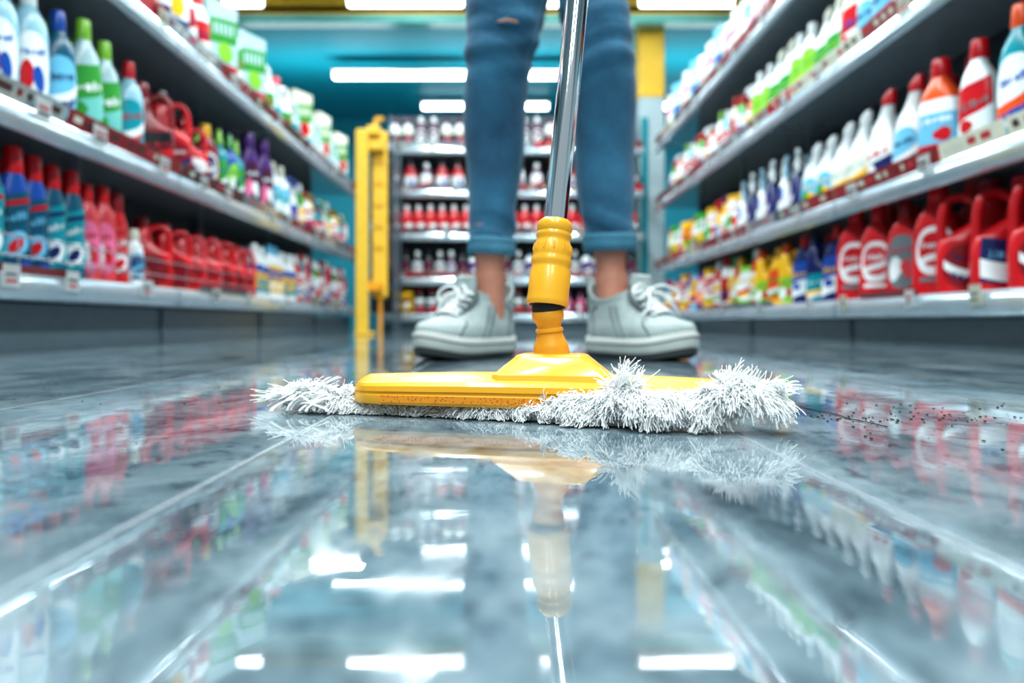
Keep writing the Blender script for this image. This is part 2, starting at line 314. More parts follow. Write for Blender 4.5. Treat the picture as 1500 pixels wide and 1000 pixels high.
for X in(-2.2,2.2):
    area("ceiling_and_fill_lamp",(X,7.6,2.62),1.2,.08,44)
for X in(-2,0,2): area("fill_uplight",(X,7.3,2.35),1.6,.2,11,rot=(math.pi,0,0))  # unseen lights added to brighten the teal ceiling from below
w=bpy.data.worlds.new("world"); scene.world=w; w.use_nodes=True
w.node_tree.nodes["Background"].inputs[0].default_value=(.74,.88,.95,1); w.node_tree.nodes["Background"].inputs[1].default_value=.48
# ------------------------------------------------------------------ shelving
def gondola(name,length,tiers,depth,top,fence=None,strip=True,seed=1):
    """local: front faces -Y at y=0, x 0..length"""
    R=random.Random(seed); g=MB()
    t0=tiers[0]
    box(g,0,length,.06,depth,0,t0-.07,'kick')
    n=int(length/1.2)+1
    for i in range(n+1):
        xx=min(length,i*length/n); box(g,max(0,xx-.004),min(length,xx+.004),.05,.06,0,t0-.07,'shelfgrey')
    box(g,0,length,depth-.03,depth,0,top,'backpanel')
    for i in range(n+1):
        xx=i*length/n; box(g,max(0,xx-.02),min(length,xx+.02),depth-.06,depth-.03,0,top,'shelfgrey')
    for ti,z in enumerate(tiers):
        prof=[(depth-.05,z),(.012,z),(.004,z+.004),(0,z-.002),(-.006,z-.02),(-.006,z-.045),(0,z-.06),(.01,z-.066),(.02,z-.06),(.022,z-.03),(depth-.05,z-.03)]
        rings=[[(x,y,zz) for y,zz in prof] for x in(0,length)]
        ringloft(g,rings,'shelfwhite')
        for i in range(n+1):
            xx=i*length/n; box(g,max(0,xx-.003),min(length,xx+.003),-.0075,-.005,z-.062,z,'shelfgrey')
        if strip:
            x=0
            while x<length-.05:
                l=R.uniform(.25,.8); x2=min(length,x+l)
                if ti>0 or R.random()<.4:
                    c=R.choice(['railred','railred','raildark','red','shelfgrey','shelfwhite','cream']) if ti!=0 else R.choice(['railred','shelfgrey'])
                    hh=.05 if ti else .022
                    vs=[(x,.002,z),(x2-.01,.002,z),(x2-.01,-.008,z+hh),(x,-.008,z+hh),(x,.006,z),(x2-.01,.006,z),(x2-.01,-.004,z+hh),(x,-.004,z+hh)]
                    g.add(vs,[(0,1,2,3),(7,6,5,4),(3,2,6,7),(0,3,7,4),(1,5,6,2),(0,4,5,1)],c)
                    if ti>0:
                        xx=x+.02
                        while xx<x2-.06:
                            ww=R.uniform(.015,.05); g.add([(xx,-.0025,z+hh*.35),(xx+ww,-.0025,z+hh*.35),(xx+ww,-.0075,z+hh*.7),(xx,-.0075,z+hh*.7)],[(0,1,2,3)],R.choice(['cream','railred','raildark','pinkred'])); xx+=ww+.02
                x=x2
            x=R.uniform(.05,.2)
            while x<length-.1:
                ww=R.choice([.05,.06,.07]); zz=z-.02 if ti else z-.035; hh=.055
                vs=[(x,-.012,zz),(x+ww,-.012,zz),(x+ww,-.016,zz+hh),(x,-.016,zz+hh)]
                g.add(vs,[(0,1,2,3),(3,2,1,0)],R.choice(['tag','tag','tag','tag','cream']))
                for q in range(2):
                    g.add([(x+.008,-.0165,zz+.012+q*.016),(x+ww-.012,-.0165,zz+.012+q*.016),(x+ww-.012,-.0172,zz+.018+q*.016),(x+.008,-.0172,zz+.018+q*.016)],[(0,1,2,3)],R.choice(['grey','red','black']))
                x+=R.uniform(.22,.6)
    if fence is not None:
        z=tiers[fence]
        for zz in(.045,.095): tube(g,[(0,.012,z+zz),(length,.012,z+zz)],.003,'wire',6)
        x=0
        while x<length: tube(g,[(x,.012,z),(x,.012,z+.095)],.002,'wire',5); x+=.3
    return g
XL,XR=-1.2,1.25; Y0=.5
gl=gondola("l",5.0,[.2,.62,1.13],.42,1.6,fence=0,seed=3)
o=gl.obj("supermarket_shelf",angle=30); o.matrix_world=Matrix.Translation((XL,Y0,0))@Matrix.Rotation(math.pi/2,4,'Z')
gr=gondola("r",5.2,[.16,.54,1.06,1.55],.42,1.95,seed=9)
o=gr.obj("supermarket_shelf.001",angle=30); o.matrix_world=Matrix.Translation((XR,5.7,0))@Matrix.Rotation(-math.pi/2,4,'Z')
gb=gondola("b",2.3,[.15,.47,.86,1.24,1.62],.4,2.0,seed=5)
o=gb.obj("supermarket_shelf.002",angle=30); o.location=(-1.08,6.0,0)
def row(name,side,z,pa,pb,temps,spacing,deep=2,yaw=28,X=None,setback=.075,jit=.006,dd=.105,run=2):
    mb=MB(); k=0
    if side=='b':
        a=pa
        while a<pb:
            t=temps[(k//2)%len(temps)] if len(temps)<4 else random.choice(temps)
            for d in range(deep):
                mb.merge(t,Matrix.Translation((a,6.0+.07+d*.1,z+.001))@Matrix.Rotation(math.radians(random.uniform(-8,8)),4,'Z'))
            a+=spacing; k+=1
    else:
        s=-1 if side=='l' else 1; Xf=(XL if s<0 else XR)+s*setback
        Ys=sorted([abs(Xf)*1000/abs(pa-740),abs(Xf)*1000/abs(pb-740)])
        cnt=max(1,int(round((Ys[1]-Ys[0])/spacing))); st=(Ys[1]-Ys[0])/cnt
        for i in range(cnt):
            Y=Ys[0]+st*(i+.5)
            if Y>5.42: break
            t=temps[(i//run)%len(temps)]
            for d in range(deep):
                rot=math.radians((90-yaw if s<0 else -90+yaw)+random.uniform(-9,9)); sc=random.uniform(.97,1.03)
                mb.merge(t,Matrix.Translation((Xf+s*dd*d+random.uniform(-jit,jit),Y+random.uniform(-jit,jit)*.4,z+.001))@Matrix.Rotation(rot,4,'Z')@Matrix.Scale(sc,4))
    if mb.v: mb.obj(name)
# left tier 1
row("blue_dish_soap_bottles",'l',.2,-1400,118,[T_dish('deepteal','red',('teal','white','red')),T_dish('blue','red',('deepteal','lblue','red')),T_dish('deepteal','red',('teal','white','navy'))],.083,yaw=40,run=2)
row("pink_dish_soap_bottles",'l',.2,118,180,[T_round('pinkred','red',('pink','white','red'),.3,.037,style=3),T_dish('red','dred',('pinkred','white','red'),.3)],.085,yaw=40)
row("small_white_bottles",'l',.2,181,205,[T_round('white','cream',('lblue','navy','navy'),.2,.033,style=5)],.08)
row("red_detergent_jugs",'l',.2,208,362,[T_jug('red','dred',('dred','pinkred','dred'),.26,.07,.04,style=3),T_jug('pinkred','dred',('red','dred','red'),.26,.07,.04,style=0)],.14,yaw=62,setback=.09,dd=.15)
row("white_cleaner_bottles",'l',.2,364,425,[T_flat('white','white',('yellow','blue','teal'),.27,.05,style=2),T_flat('white','lblue',('yellow','blue','white'),.29,.05,style=0)],.115)
row("mixed_cleaner_bottles",'l',.2,427,519,[T_flat('red','white'),T_round('teal','red',('white','yellow','blue')),T_round('pinkred','white',('white','red','blue')),T_round('navy','red'),T_flat('green','white')],.1,run=1)
# left tier 2
row("clear_cleaner_bottles",'l',.62,-1400,62,[T_flat('clear','white',('lblue','blue','white'),.34,.05,.03,.016,style=4),T_round('clearblue','white',('white','red','blue'),.36,.047,.017,style=3)],.11,yaw=40)
row("blue_cleaner_bottles",'l',.62,63,103,[T_round('deepteal','blue',('lblue','white','navy'),.35,.046,.018,style=1)],.1,yaw=40)
row("green_cap_bottles",'l',.62,104,170,[T_flat('clear','lime',('green','aqua','white'),.36,.05,.032,.018,style=4),T_round('white','lime',('teal','white','green'),.34,.05,.018,style=1)],.11,yaw=40)
row("red_cap_bottles",'l',.62,171,203,[T_round('clearblue','red',('teal','white','red'),.34,.046,.017,style=1)],.1,yaw=40)
row("dark_red_jugs",'l',.62,205,262,[T_jug('dred','dred',('black','red','red'),.33,.076,.042,style=4),T_jug('red','black',('dred','navy','white'),.33,.076,.042,style=1)],.15,yaw=60,setback=.09,dd=.15,run=1)
row("red_cleaner_bottles",'l',.62,264,312,[T_jug('red','dred',('white','dred','navy'),.28,.068,.038,style=1),T_flat('dred','yellow',('white','navy','red'),.3,style=5)],.14,yaw=45,setback=.09,run=1)
row("green_blue_spray_soap",'l',.62,314,352,[T_slim('teal','lime',('green','white','blue'),.32,.038,style=1),T_slim('blue','green',('lime','white','navy'),.32,.038,style=3)],.095,run=1)
row("purple_cleaner_bottles",'l',.62,353,392,[T_flat('purple','purple',('wine','pink','white'),.4,.062,.036,.026,style=3)],.15)
row("white_bleach_bottles",'l',.62,393,432,[T_flat('white','cream',('lblue','white','green'),.33,.058,style=4),T_bleach('white','blue',('blue','white','red'),.32,style=1)],.13)
row("assorted_cleaner_bottles",'l',.62,433,519,[T_round('green','white',('white','yellow','red')),T_flat('white','red',('red','white','blue')),T_round('yellow','green',('white','red','blue')),T_jug('teal','red'),T_flat('red','white'),T_slim('white','green')],.11,run=1)
# left tier 3
row("white_refill_bottles",'l',1.13,-500,300,[T_flat('white','red',('red','white','navy'),.3,.056,style=4),T_flat('white','white',('blue','white','red'),.31,.056,style=1),T_box('white',('red','navy','yellow'),.34,.07,.045)],.13)
row("green_detergent_boxes",'l',1.13,302,370,[T_box('clear',('green','red','lime'),.36,.085,.05),T_flat('clear','green',('green','white','red'),.38,.062,style=4)],.19,yaw=20,setback=.09,dd=.14,run=1)
row("red_cap_detergent_bottles",'l',1.13,371,430,[T_jug('white','red',('green','white','red'),.34,.08,.044,style=4),T_jug('clear','dred',('teal','red','white'),.3,.076,.04,style=1)],.17,yaw=30,setback=.09,dd=.14,run=1)
row("white_detergent_boxes",'l',1.13,431,519,[T_box('cream',('green','lblue','red'),.38,.08,.045),T_flat('white','white',('aqua','white','green'),.36,.06,style=4),T_jug('clear','white',('lblue','white','teal'),.34,.07)],.17,yaw=20,setback=.09,dd=.14,run=1)
# right tier 1
row("red_handle_jugs",'r',.16,2900,1398,[mirror(T_jug('red','red',('navy','white','lblue'),.32,.088,.048,style=4)),mirror(T_jug('red','dred',('dred','white','navy'),.32,.088,.048,style=1))],.15,yaw=68,setback=.11,dd=.19,run=1)
row("large_red_detergent_bottles",'r',.16,1396,1240,[T_flat('red','red',('white','red','grey'),.36,.07,.045,.024,style=5),T_flat('red','dred',('grey','white','pinkred'),.33,.06,.04,.02,style=3),T_flat('red','red',('white','pinkred','white'),.33,.06,.04,.02,style=5)],.15,yaw=45,setback=.09,dd=.12,run=1)
row("navy_detergent_bottles",'r',.16,1238,1172,[T_flat('navy','red',('blue','white','yellow'),.31,.06,style=4),T_jug('navy','navy',('teal','yellow','white'),.29,.064,style=1)],.15,yaw=35,setback=.09,run=1)
row("yellow_detergent_bottles",'r',.16,1170,1118,[T_jug('yellow','orange',('lime','white','red'),.29,.066,style=3),T_flat('yellow','yellow',('orange','white','green'),.28,.06,style=1)],.15,yaw=35,setback=.09,dd=.13,run=1)
row("green_red_pouches",'r',.16,1116,1050,[T_round('red','white',('white','yellow','green')),T_pouch('lime',('white','red','yellow')),T_flat('red','yellow',('white','yellow','green')),T_slim('cream','green',('yellow','red','white')),T_round('white','red',('red','navy','red'))],.12,run=1)
row("colourful_pouches",'r',.16,1048,965,[T_pouch('yellow',('white','red','green'),.27,.075),T_pouch('purple',('pink','white','yellow'),.26),T_pouch('lblue',('yellow','red','blue'),.25,.07),T_pouch('red',('white','blue','yellow'),.25)],.14,run=1)
# right tier 2
row("orange_cap_bottles",'r',.54,2900,1470,[T_flat('teal','orange',('white','orange','blue'),.35,.05,.034,.02,style=1),T_round('lblue','orange',('white','red','navy'),.36,.046,.02,style=4)],.115)
row("white_pump_bottles",'r',.54,1468,1408,[T_flat('white','red',('red','white','grey'),.32,.048,.033,.02,style=4),T_slim('orange','red',('white','red','navy'),.33,.04,style=0)],.11,run=1)
row("orange_cleaner_bottles",'r',.54,1406,1356,[T_flat('orange','red',('lblue','white','red'),.34,.06,.04,.024,style=2)],.135)
row("white_red_cap_bottles",'r',.54,1355,1280,[T_bleach('white','red',('lblue','white','navy'),.34,.056,style=1),T_bleach('white','red',('white','navy','red'),.33,.054,style=4)],.125,run=1)
row("white_angled_neck_bottles",'r',.54,1279,1180,[T_bleach('white','white',('cream','yellow','lblue'),.31,.052,style=1),T_bleach('white','white',('lblue','green','yellow'),.3,.052,style=3)],.125)
row("trigger_spray_bottles",'r',.54,1179,1085,[T_spray('navy','white',('purple','white','yellow'),.34,.048,'white',style=1),T_spray('white','white',('blue','white','red'),.34,.048,'lblue',style=4)],.14,yaw=-20,run=1)
row("yellow_spray_bottles",'r',.54,1084,1040,[T_pouch('yellow',('white','green','red'),.28),T_round('yellow','purple',('white','red','green')),T_spray('yellow','red',tc='white')],.13,run=1)
row("green_red_cleaner_boxes",'r',.54,1038,965,[T_box('green',('white','red','yellow'),.27),T_pouch('red',('yellow','white','blue'),.27),T_box('yellow',('red','white','green'),.25),T_pouch('lblue',('white','blue','red'),.28)],.16,yaw=20,run=1)
# right tier 3
row("white_cap_bottles",'r',1.06,2200,1240,[T_round('white','white',('lblue','red','navy'),.3,.05,style=1),T_flat('cream','white',('red','white','blue'),.33,.05,style=4),T_round('lblue','white',('white','lblue','navy'),.32,.048,style=5)],.115)
row("green_label_bottles",'r',1.06,1239,1110,[T_bleach('white','cream',('green','white','lime'),.32,.05,style=4),T_flat('white','white',('lime','yellow','green'),.3,.05,style=1)],.12)
row("assorted_spray_bottles",'r',1.06,1108,965,[T_spray('red','white',('yellow','white','blue')),T_flat('green','red'),T_round('cream','red',('red','blue','green')),T_flat('lblue','white'),T_round('white','lime'),T_pouch('orange')],.125,run=1)
# right tier 4
row("paper_product_packs",'r',1.55,1500,1095,[T_flat('white','pink',('pink','white','lblue'),.28,.056),T_pouch('white',('lblue','white','pink'),.28,.08),T_flat('white','white',('grey','white','red'),.3,.056)],.13)
row("assorted_refill_pouches",'r',1.55,1094,965,[T_box('cream',('pink','aqua','white'),.3),T_pouch('white',('aqua','pink','lblue'),.3,.08),T_box('lblue',('white','yellow','blue'),.32)],.16,yaw=20,run=1)
# back shelf
row("wine_cap_bottles",'b',1.62,-.98,1.15,[T_slim('white','wine',('wine','cream','red'),.28,.05,style=2),T_round('wine','white',('white','wine','black'),.28,.05,style=5)],.115)
row("dark_round_bottles",'b',1.24,-.98,1.15,[T_flat('black','dred',('dred','white','grey'),.24,.06),T_flat('wine','white',('white','red','black'),.25,.06),T_flat('dred','black'),T_round('black','orange')],.14)
row("red_sauce_bottles",'b',.86,-.98,1.15,[T_round('pinkred','white',('red','white','red'),.26,.05,.02,style=4)],.105)
row("purple_white_bottles",'b',.47,-.98,1.15,[T_round('white','black',('purple','white','wine'),.24,.045,.02),T_round('wine','white',('white','purple','pink'),.24,.045,.02),T_round('black','white',('white','grey','red'),.24,.045),T_round('black','black',('wine','grey','red'),.24,.045)],.1)
row("dark_base_bottles",'b',.15,-.98,1.15,[T_round('black','dred',('grey','white','red'),.23,.045),T_box('yellow',('wine','black','white'),.2,.05),T_round('wine','wine',('pink','white','wine'),.22,.045),T_round('navy','yellow')],.11)
# ------------------------------------------------------------------ yellow folding stand
st=MB(); Y=4.35; x0,x1=px(522,Y),px(540,Y)
zt=pz(190,Y)
box(st,x0,x1,Y-.03,Y+.0,0,zt,'yellow_paint',.008)
box(st,x1+.003,px(563,Y),Y+.1,Y+.135,.24,zt+.02,'yellow_paint',.01)
box(st,x0+.01,px(560,Y),Y+.02,Y+.1,zt-.12,zt-.05,'yellow_paint',.006)
box(st,x1-.01,px(556,Y),Y-.005,Y+.12,zt-.03,zt+.03,'yellow_paint',.006)
tube(st,[(x1+.03,Y+.06,zt),(x1+.03,Y+.06,zt+.08)],.012,'yellow_paint',8)
for i in range(7):
    z=.55+.14*i; box(st,x1+.02,px(558,Y),Y+.094,Y+.101,z,z+.03,'stripe')
box(st,x1-.01,px(558,Y),Y+.0,Y+.12,.28,.34,'moporange',.006); tube(st,[(px(552,Y),Y+.12,0),(px(552,Y),Y+.12,.3)],.014,'moporange',10)
box(st,x0-.005,x0+.10,Y-.04,Y+.13,0,.02,'yellow_paint',.005)
st.obj("yellow_sign_stand")
rc=MB()
for xx in(-1.12,-.9):
    for yy in(5.55,5.8): tube(rc,[(xx,yy,.0),(xx,yy,1.6)],.012,'shelfgrey',8)
for z in np.linspace(.15,1.6,8):
    tube(rc,[(-1.12,5.55,z),(-.9,5.55,z)],.005,'grey',6); tube(rc,[(-.9,5.55,z),(-.9,5.8,z)],.005,'grey',6); tube(rc,[(-1.12,5.55,z),(-1.12,5.8,z)],.005,'grey',6)
box(rc,-1.1,-.92,5.57,5.78,.15,.5,'black',.01); box(rc,-1.1,-.92,5.57,5.78,.52,.85,'raildark',.01); box(rc,-1.1,-.93,5.57,5.78,.9,1.5,'black',.01)
rc.obj("roll_cage")
# ------------------------------------------------------------------ person : legs + pelvis + shoes
person=empty("person_mopping",(0,0,0))
def leg(name,data,ph,yoff,rip):
    ks=sorted(data,key=lambda d:-d[0]); zs=[];cx=[];rx=[]
    for y,a,b_ in ks:
        Yc=1.56+yoff; z=pz(y,Yc); zs.append(z); cx.append(px((a+b_)/2,Yc)); rx.append((b_-a)/2000*Yc)
    def Yc(z): return 1.56+yoff-.03*math.exp(-((z-.70)/.16)**2)+.02*math.exp(-((z-.48)/.15)**2)
    g=MB(); seg=90; rings=[]; nz=300
    z0,z1=zs[0],zs[-1]
    kern=np.array([1,4,6,4,1])/16
    for i in range(nz+1):
        z=z0+(z1-z0)*i/nz; X=sum(np.interp(z+o_,zs,cx)*k_ for o_,k_ in zip((-.03,-.015,0,.015,.03),kern)); R=sum(np.interp(z+o_,zs,rx)*k_ for o_,k_ in zip((-.03,-.015,0,.015,.03),kern))
        ring=[]
        for j in range(seg):
            t=2*math.pi*j/seg
            kn=math.exp(-((z-.70)/.075)**2); hm=math.exp(-((z-.285)/.05)**2); md=math.exp(-((z-.5)/.12)**2); th=math.exp(-((z-.86)/.1)**2)
            def rg(a):
                s_=math.sin(a); return (abs(s_)**.6)*math.copysign(1,s_)
            w=.0036*kn*rg(70*z+2.8*math.cos(t-ph)+ph)*(.5+.5*math.cos(t+2))
            w+=.0024*kn*math.sin(120*z-3*math.sin(t+ph))
            w+=.0034*hm*rg(85*z+2.6*math.sin(t+ph))*(.6+.4*math.cos(t+ph))
            w+=.0022*md*math.sin(25*z+2.5*math.cos(t+ph)+t)
            w+=.0020*th*rg(55*z+3.0*math.cos(t+1.3+ph))
            w+=.0012*math.sin(2*t+9*z+ph)
            rr=R+w; bulge=1+.06*math.exp(-((z-.5)/.12)**2)*max(0,math.sin(t))
            ring.append((X+rr*math.cos(t),Yc(z)+rr*1.05*bulge*math.sin(t),z))
        rings.append(ring)
    ringloft(g,rings,'denim',(False,False))
    X=np.interp(z0,zs,cx); R=rx[0]; cr=[]
    for dz,dr in((.034,.000),(.036,.0035),(.030,.0055),(.006,.006),(-.002,.0045),(-.004,.001),(.0,-.003),(.03,-.004)):
        cr.append([(X+(R+dr+.001*math.sin(5*t+ph))*math.cos(t),Yc(z0)+(R*1.05+dr)*math.sin(t),z0+dz+.002*math.sin(2*t+ph)) for t in np.linspace(0,2*math.pi,seg,endpoint=False)])
    ringloft(g,cr,'denimcuff',(False,False))
    for dz in(.006,.026):
        tube(g,[(X+(R+.0068)*math.cos(t),Yc(z0)+(R*1.05+.0068)*math.sin(t),z0+dz+.002*math.sin(2*t+ph)) for t in np.linspace(0,2*math.pi,40)],.0007,'thread',5)
    for tt in((-.45 if rip else math.pi+.45),):
        pts=[]
        for i in range(0,nz+1,3):
            j=int((tt%(2*math.pi))/(2*math.pi)*seg); p=rings[i][j]; pts.append((p[0],p[1],p[2]))
        tube(g,pts,.0012,'denimcuff',5)
    if rip:
        for k,(dz,l,mm_,rr_) in enumerate(((0,.05,'skin',.0028),(.006,.05,'denimcuff',.0018),(-.006,.045,'denimcuff',.0015))):
            pts=[]
            for u in np.linspace(0,1,12):
                z=.716+dz*math.sin(math.pi*u)+.004*math.sin(3*u); a=(u-.5)*l/.085; t=-math.pi/2+.15+a
                Xr=np.interp(z,zs,cx);Rr=np.interp(z,zs,rx); pts.append((Xr+(Rr+.0005)*math.cos(t),Yc(z)+(Rr*1.05+.0005)*math.sin(t),z))
            tube(g,pts,[.0003]+[rr_]*10+[.0003],mm_,6)
    g.obj(name,parent=person,angle=80)
LD=[(372,688,752),(350,686,753),(300,686,757),(250,682,765),(200,679,769),(150,679,772),(100,683,778),(60,684,790),(20,684,800),(0,683,805),(-60,680,816),(-250,668,828)]
RD=[(367,857,928),(345,856,928),(300,848,930),(250,843,932),(200,840,932),(150,838,930),(100,831,925),(60,825,920),(20,818,917),(0,815,916),(-60,803,920),(-250,790,935)]
leg("jeans_leg_1",LD,.4,0,True); leg("jeans_leg_2",RD,2.1,0,False)
pv=MB(); cxp=px(801,1.56)
body(pv,[(1.08,.10,.09),(1.13,.2,.125),(1.25,.215,.14),(1.38,.195,.13),(1.5,.165,.115)],'denim',2.3,40,4)
for i,v in enumerate(pv.v): pv.v[i]=(v[0]+cxp,v[1]+1.56,v[2])
pv.obj("jeans_hips",parent=person)
bt=MB(); body(bt,[(1.47,.172,.122),(1.475,.176,.126),(1.51,.172,.122),(1.515,.166,.116)],'raildark',2.3,40,1)
for i,v in enumerate(bt.v): bt.v[i]=(v[0]+cxp,v[1]+1.56,v[2])
bt.obj("belt",parent=person)
def shoe(idx,ax,ay,toeyaw,ankx,bow):
    S=MB(); Lf=.208; Lb=.072; H=.138
    def W(y,base):
        return base*np.interp(y,[-Lb,-.03,.03,.09,.15,.2,Lf],[.78,.86,.84,1.0,1.14,1.08,.85])
    def ring(z,yb,yf,hw,n=44,spring=1.0,pw=2.3):
        yc=(yf+yb)/2; Lh=(yf-yb)/2; r=[]
        for j in range(n):
            t=2*math.pi*j/n; c,s_=se(t,pw)
            y=yc+Lh*s_; x=W(y,hw)*c
            sp=spring*.014*max(0,(y-.12)/.085)**2+.006*spring*max(0,(-y-.04)/.035)**2
            r.append((x,-y,z+sp))
        return r
    ringloft(S,[ring(.0,-Lb+.006,Lf-.006,.052),ring(.002,-Lb,Lf,.055),ring(.014,-Lb-.001,Lf+.001,.056)],'outsole')
    ringloft(S,[ring(.013,-Lb-.003,Lf+.002,.057),ring(.019,-Lb-.006,Lf+.006,.060),ring(.036,-Lb-.006,Lf+.006,.060),ring(.043,-Lb-.002,Lf+.003,.057),ring(.045,-Lb+.004,Lf-.004,.052)],'sole')
    rg=ring(.031,-Lb-.0068,Lf+.0068,.0607); tube(S,rg+[rg[0]],.0012,'outsole',5)
    up=[(.040,-Lb+.001,Lf-.001,.056,1),(.054,-Lb-.001,Lf-.001,.0575,1),(.066,-Lb-.001,Lf-.010,.056,.9),(.075,-Lb,Lf-.026,.053,.6),(.083,-Lb,Lf-.048,.050,.3),(.092,-Lb+.001,Lf-.070,.048,0),(.101,-Lb+.002,Lf-.090,.046,0),(.111,-Lb+.003,Lf-.108,.044,0),(.121,-Lb+.003,Lf-.122,.043,0),(.130,-Lb+.0,Lf-.130,.043,0),(H,-Lb-.002,Lf-.134,.044,0)]
    rr=[]
    for i in range(len(up)-1):
        for q in range(3):
            u=q/3; a=[up[i][k]*(1-u)+up[i+1][k]*u for k in range(5)]
            rr.append(ring(a[0],a[1],a[2],a[3],44,a[4],2.15))
    a=up[-1]; rr.append(ring(a[0],a[1],a[2],a[3],44,0,2.15))
    rr.append(ring(H+.006,-Lb+.0,Lf-.136,.042,44,0,2.1)); rr.append(ring(H+.004,-Lb+.008,Lf-.142,.037,44,0,2.1)); rr.append(ring(H-.03,-Lb+.014,Lf-.146,.033,44,0,2.1))
    for qi,r in enumerate(rr[-12:]):
        f=min(1,(qi+1)/8)
        for j,p in enumerate(r):
            r[j]=(p[0],p[1],p[2]+f*(-.022*abs(p[0])/.044 + .022*max(0,(p[1]-.02)/.05)+ .010*max(0,(-p[1]-.02)/.05)))
    ringloft(S,rr,'canvas',(False,True))
    def on(y,side,zf):
        zs=[u_[0] for u_ in up]; hw=np.interp(zf,zs,[u_[3] for u_ in up]); yb=np.interp(zf,zs,[u_[1] for u_ in up]); yf=np.interp(zf,zs,[u_[2] for u_ in up]); sp=np.interp(zf,zs,[u_[4] for u_ in up])
        yc=(yf+yb)/2; Lh=(yf-yb)/2; s_=max(-1,min(1,(y-yc)/Lh)); c=max(0,(1-abs(s_)**2.15))**(1/2.15)
        return (side*(W(y,hw)*c+.001),-y,zf+sp*.014*max(0,(y-.12)/.085)**2)
    for sd in(-1,1):
        tube(S,smoothpts([on(.155,sd,.046),on(.145,sd,.062),on(.13,sd,.076),on(.115,sd*.6,.088)],4),.0018,'canvasdark',6)
        tube(S,smoothpts([on(.09,sd,.046),on(.075,sd,.07),on(.055,sd,.095),on(.045,sd,.11)],4),.0018,'canvasdark',6)
        tube(S,smoothpts([on(.07,sd,.046),on(.055,sd,.07),on(.035,sd,.095),on(.03,sd,.11)],4),.0018,'canvasdark',6)
        tube(S,smoothpts([on(-.01,sd,.046),on(-.02,sd,.075),on(-.03,sd,.10),on(-.01,sd,.11)],4),.0018,'canvasdark',6)
        tube(S,smoothpts([(sd*.024,-.140,.086),(sd*.028,-.112,.099),(sd*.030,-.090,.116),(sd*.029,-.074,.136)],4),.0046,'canvasdark',8)
    tg=[]
    for (y,z,w_,th) in((.148,.083,.016,.004),(.122,.095,.02,.006),(.100,.112,.022,.007),(.084,.132,.025,.009),(.076,.152,.028,.010),(.080,.172,.027,.007)):
        tg.append([(w_*se(2*math.pi*j/16,2.4)[0],-y+th*se(2*math.pi*j/16,2.4)[1],z+.35*th*math.sin(2*math.pi*j/16)) for j in range(16)])
    ringloft(S,tg,'canvas')
    LP=[(.136,.091),(.122,.099),(.108,.109),(.096,.121),(.087,.134)]
    for i,(y,z) in enumerate(LP):
        tube(S,smoothpts([(-.030,-y-.001,z-.002),(-.012,-y-.006,z+.006),(.012,-y-.006,z+.006),(.030,-y-.001,z-.002)],4),.0034,'lace',8)
        if i<len(LP)-1:
            y2,z2=LP[i+1]
            for sd in(-1,1): tube(S,smoothpts([(sd*.028,-y-.003,z),(0,-(y+y2)/2-.009,(z+z2)/2+.006),(-sd*.028,-y2-.003,z2)],4),.0028,'lace',8)
    for sd in(-1,1):
        k=1 if bow else .6
        tube(S,smoothpts([(0,-.098,.141),(sd*.03*k,-.108,.151),(sd*.060*k,-.118,.138),(sd*.054*k,-.121,.121),(sd*.025*k,-.114,.130),(0,-.100,.139)],6),.0028,'lace',8)
        tube(S,smoothpts([(0,-.100,.139),(sd*.02,-.121,.131),(sd*.035*k,-.134,.107),(sd*.05*k,-.134,.090)],5),.0025,'lace',8)
    tube(S,[(-.007,-.101,.139),(.007,-.101,.139)],.006,'lace',8)
    M=Matrix.Translation((ax,ay,.0))@Matrix.Rotation(math.radians(toeyaw),4,'Z')@Matrix.Diagonal((1.08,1.1,1.06,1))
    out=MB(); out.merge(S,M); out.obj(f"sneaker_{idx}",parent=person,angle=50)
    A=MB(); body(A,[(.08,.036,.045),(.14,.035,.042),(.18,.034,.039),(.20,.033,.037),(.24,.037,.041),(.30,.044,.048)],'skin',2.1,28,4)
    for i,v in enumerate(A.v):
        x,y,z=v; bump=.005*math.exp(-((z-.178)/.014)**2)*(abs(x)/.034)**2; A.v[i]=(ankx+x*(1+bump/.034)+(ax-ankx)*max(0,(.24-z)/.14),1.56+y+(ay-1.56)*max(0,(.24-z)/.14)*.6,z)
    A.obj(f"ankle_{idx}",parent=person)
shoe(1,-.036,1.585,-37,px(718,1.56),False)
shoe(2,.248,1.555,33,px(893,1.56),True)
# ------------------------------------------------------------------ mop
mop=empty("floor_mop",(0,0,0))
A0=Vector((.041,.585,.04)); G1=Vector((.0433,.590,.166)); T1=Vector((.0646,.615,.37)); dirh=(T1-G1).normalized()
def revolve(mb,base,d,prof,mat,seg=40):
    q=Vector((0,0,1)).rotation_difference(d).to_matrix()
    rings=[[tuple(base+q@Vector((r*math.cos(2*math.pi*j/seg),r*math.sin(2*math.pi*j/seg),h))) for j in range(seg)] for h,r in prof]
    ringloft(mb,rings,mat)
h=MB(); revolve(h,G1-dirh*.04,dirh,[(0,.0102),(.35,.0102)],'chrome'); revolve(h,G1+dirh*.308,dirh,[(0,.0118),(.003,.0122),(.03,.0122),(.034,.0108)],'rubber_and_shade'); revolve(h,G1+dirh*.33,dirh,[(0,.009),(.80,.009)],'chrome')
revolve(h,G1+dirh*1.0,dirh,[(0,.0098),(.004,.0135),(.15,.0135),(.158,.011),(.16,.004)],'mopyellow')
h.obj("handle",parent=mop,angle=40)
g=MB(); gb_=G1-dirh*.073
